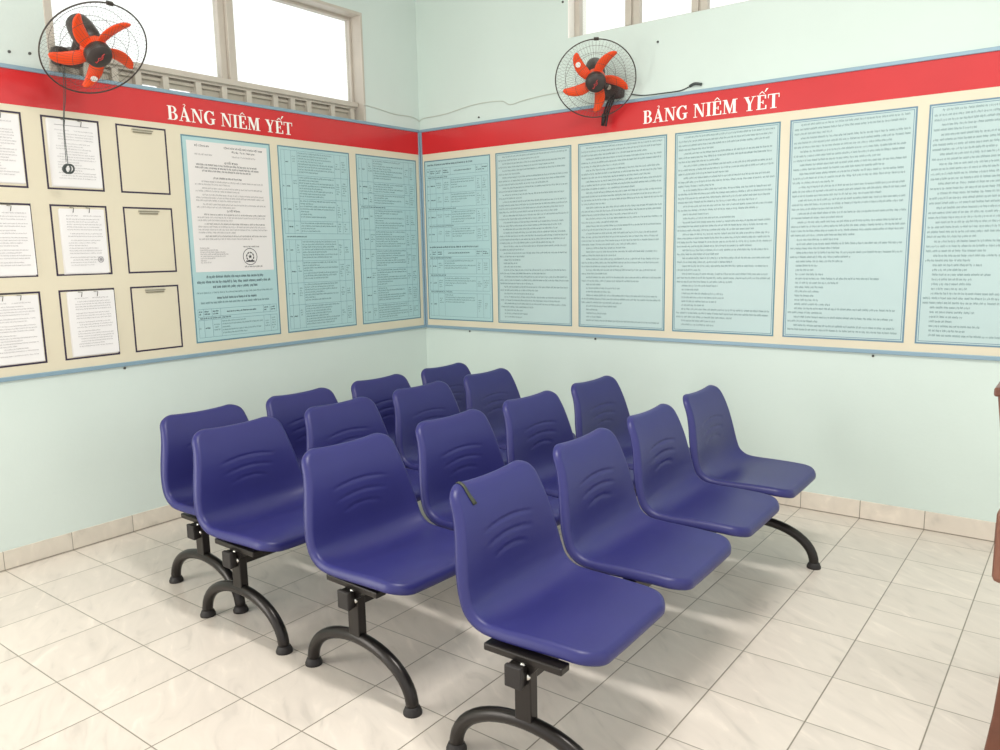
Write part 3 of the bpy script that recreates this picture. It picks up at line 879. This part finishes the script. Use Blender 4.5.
    cordpts(root, Vector(box_at))
    return root

def cordL(root, o):
    bm = BM()
    for dy, z1 in ((0, 1.862), (.007, 1.850)):
        tube(bm, crom([Vector((.10, -2.465+dy, 2.30))-o, Vector((.16, -2.500+dy, 2.15))-o, Vector((.165, -2.520+dy*.5, 2.0))-o, Vector((.165, -2.524+dy, z1-.02))-o], 6), .0016, 6)
    c = obj('pull_cord', bm, M_cordd, root)
    for dy, rx in ((-.004, .017), (.011, .021), (.004, .026)):
        bm = BM(); tube(bm, [Vector((.165+.3*rx*math.sin(t+1), -2.520+dy*.7+rx*.85*math.sin(t), 1.812+.019*math.cos(t)))-o for t in [2*math.pi*i/24 for i in range(24)]], .0038, 6, closed=True)
        obj('pull_ring', bm, M_cordd, c, smooth=True)
def cordR(root, o):
    bm = BM()
    for k, (dx, zz) in enumerate(((0, 2.135), (.012, 2.12), (-.012, 2.15))):
        tube(bm, crom([Vector((1.585+dx, -.055, 2.30))-o, Vector((1.565+dx*1.4, -.075, 2.24))-o, Vector((1.54+dx*1.2, -.07, 2.19))-o, Vector((1.525+dx, -.065, zz))-o], 6), .0055, 8)
    tube(bm, [Vector((1.528, -.068, 2.19))-o, Vector((1.518, -.068, 2.125))-o], [.015, .011], 10)
    obj('bundled_cord', bm, M_rub, root, smooth=True)

fan('black fan with orange blades in front of the sliding window', (.33, -2.43, 2.313), R(0), R(-45), R(76), 'L', (.0, -2.41, 2.335), 3, cordL)
fan('black fan with orange blades on the plain wall, over the heading', (1.56, -.225, 2.355), R(-58), R(-35), R(75), 'R', (1.555, 0, 2.325), 1, cordR)

# ------------------------------------------------------------------ cords and nails on the walls
bm = BM(); tube(bm, crom([(.004, -.53, 2.368), (.004, -.40, 2.358), (.004, -.25, 2.342), (.004, -.10, 2.345), (.004, -.03, 2.335), (.008, -.008, 2.322), (.05, -.004, 2.338), (.25, -.004, 2.345), (.5, -.004, 2.375), (.72, -.004, 2.372), (.80, -.004, 2.34), (.9, -.004, 2.352), (1.1, -.004, 2.365), (1.35, -.004, 2.36), (1.54, -.012, 2.335)], 5), .0026, 6)
tag(obj('white_cord', bm, M_cord, smooth=True), 'thin pale cord running round the wall corner above both boards', 'cord')
bm = BM(); tube(bm, crom([(1.672, -.012, 2.29), (1.75, -.004, 2.275), (1.87, -.004, 2.272), (1.97, -.004, 2.272), (2.02, -.004, 2.284), (2.045, -.006, 2.292)], 5), .0032, 6)
tube(bm, crom([(2.03, -.007, 2.288), (2.06, -.012, 2.296), (2.10, -.010, 2.288)], 4), .008, 8)
tag(obj('dark_cord', bm, M_cordd, smooth=True), 'dark fan cord lying along the top rail of the board, ending in a plug', 'cord')
def nail(side, u, v, label):
    P = PL if side == 'L' else PR
    bm = BM(); Mx = Matrix.Translation(P(u, v, 0)) @ (Matrix.Rotation(R(90), 4, 'Y') if side == 'L' else Matrix.Rotation(R(90), 4, 'X'))
    lathe(bm, [(.006, 0), (.006, .006), (.004, .008), (0, .008)], 12, Mx)
    tag(obj('nail', bm, M_nail, smooth=True), label, 'nail', 'nails in the walls')
nail('L', -2.645, 2.318, 'outer of two dark nails beside the window left of the fan')
nail('L', -2.56, 2.325, 'dark nail between the fan guard and the other wall nail')
nail('L', -2.263, .858, 'dark nail just below the left board')
nail('R', .417, .858, 'dark nail below the board near the room corner')
nail('R', .539, 2.290, 'dark nail above the red band near the room corner')
nail('R', 1.203, 2.885, 'dark nail high beside the upper window')
nail('R', 1.832, 2.553, 'dark nail on the wall between upper window and heading')
nail('R', 3.036, .855, 'dark nail below the board toward the wooden chair')
nail('R', 1.43, .857, 'dark nail below the board midway, under the third cyan sheet from the corner')

# ------------------------------------------------------------------ wooden armchair at the frame edge
ch = tag(empty('wooden_armchair', (3.98, -1.6, 0)), 'red-brown wooden armchair cut off by the edge of the picture', 'chair')
Y0, Y1 = -1.85, -1.36
def cp(name, bm, m): return kid(name, bm, m, ch, smooth=False)
def beam(bm, pts, w, d):
    """square-section bar through points (x, y, z)"""
    for (a, b) in zip(pts, pts[1:]):
        a, b = Vector(a), Vector(b); t = (b-a).normalized(); s = Vector((0, 1, 0)); u = t.cross(s).normalized()
        M = Matrix(((t.x, s.x, u.x, a.x), (t.y, s.y, u.y, a.y), (t.z, s.z, u.z, a.z), (0, 0, 0, 1)))
        box(bm, -.004, -w/2, -d/2, (b-a).length+.004, w/2, d/2, .005, M)
for y in (Y0, Y1):
    bm = BM(); beam(bm, [(3.783, y, .0), (3.797, y, .12), (3.812, y, .33), (3.81, y, .5)], .045, .045); cp('leg', bm, M_wood)
    bm = BM(); beam(bm, [(4.22, y, 0), (4.22, y, .62)], .045, .045); cp('leg', bm, M_wood)
    bm = BM(); beam(bm, [(3.79, y, .5), (3.781, y, .70), (3.742, y, 1.012)], .04, .03); cp('back_post', bm, M_woodl)
    bm = BM(); beam(bm, [(3.775, y, .66), (4.0, y, .655), (4.25, y, .64)], .05, .03); cp('armrest', bm, M_wood)
    bm = BM(); box(bm, 3.746, y-.03, .505, 3.80, y+.03, .71, .016); cp('joint_block', bm, M_woodl)
bm = BM(); box(bm, 3.718, Y0-.03, 1.012, 3.765, Y1+.03, 1.036, .006); cp('crest_rail', bm, M_wood)
bm = BM(); box(bm, 3.78, Y0-.02, .42, 4.25, Y1+.02, .45, .006); cp('seat', bm, M_wood)
bm = BM()
for k in range(5):
    y = Y0+.07+k*(Y1-Y0-.14)/4; beam(bm, [(3.80, y, .45), (3.785, y, .70), (3.742, y, 1.0)], .04, .012)
cp('back_slats', bm, M_wood)

# ------------------------------------------------------------------ light
w = bpy.data.worlds.new('daylight'); scn.world = w; w.use_nodes = True
bg = w.node_tree.nodes['Background']; bg.inputs[0].default_value = (1.0, 1.0, .985, 1); bg.inputs[1].default_value = 1.36
def area(name, loc, target, sx, sy, power, color):
    l = bpy.data.lights.new(name, 'AREA'); l.shape = 'RECTANGLE'; l.size = sx; l.size_y = sy; l.energy = power; l.color = color
    o = bpy.data.objects.new(name, l); col.objects.link(o); o.location = loc
    o.rotation_euler = (Vector(target)-Vector(loc)).to_track_quat('-Z', 'Y').to_euler()
    return o
area('doorway_daylight', (.12, -4.9, 1.3), (2.0, -2.6, .4), 1.6, 2.2, 95, (1, .96, .91))
area('ceiling_fill', (3.0, -2.6, 3.5), (3.0, -2.6, 0), 1.2, .3, 75, (1, .98, .94))  # added overhead fill to brighten the walls, stands for no known fitting

# ------------------------------------------------------------------ camera
cam_d = bpy.data.cameras.new('camera'); cam = bpy.data.objects.new('camera', cam_d); col.objects.link(cam)
yaw, pit, rol = R(127.25817622), R(-8.95375849), R(-1.05772968)
f = Vector((math.cos(pit)*math.cos(yaw), math.cos(pit)*math.sin(yaw), math.sin(pit)))
s = Vector((math.sin(yaw), -math.cos(yaw), 0)); u = s.cross(f)
s2 = s*math.cos(rol)+u*math.sin(rol); u2 = s2.cross(f)
cam.matrix_world = Matrix(((s2.x, u2.x, -f.x, 3.91479928), (s2.y, u2.y, -f.y, -4.25996579), (s2.z, u2.z, -f.z, 1.41053324), (0, 0, 0, 1)))
cam_d.sensor_fit = 'HORIZONTAL'; cam_d.sensor_width = 36; cam_d.lens = 787.018/1000*36; cam_d.clip_start = .02
scn.camera = cam
scn.view_settings.view_transform = 'Standard'; scn.view_settings.look = 'None'; scn.view_settings.exposure = 0.0
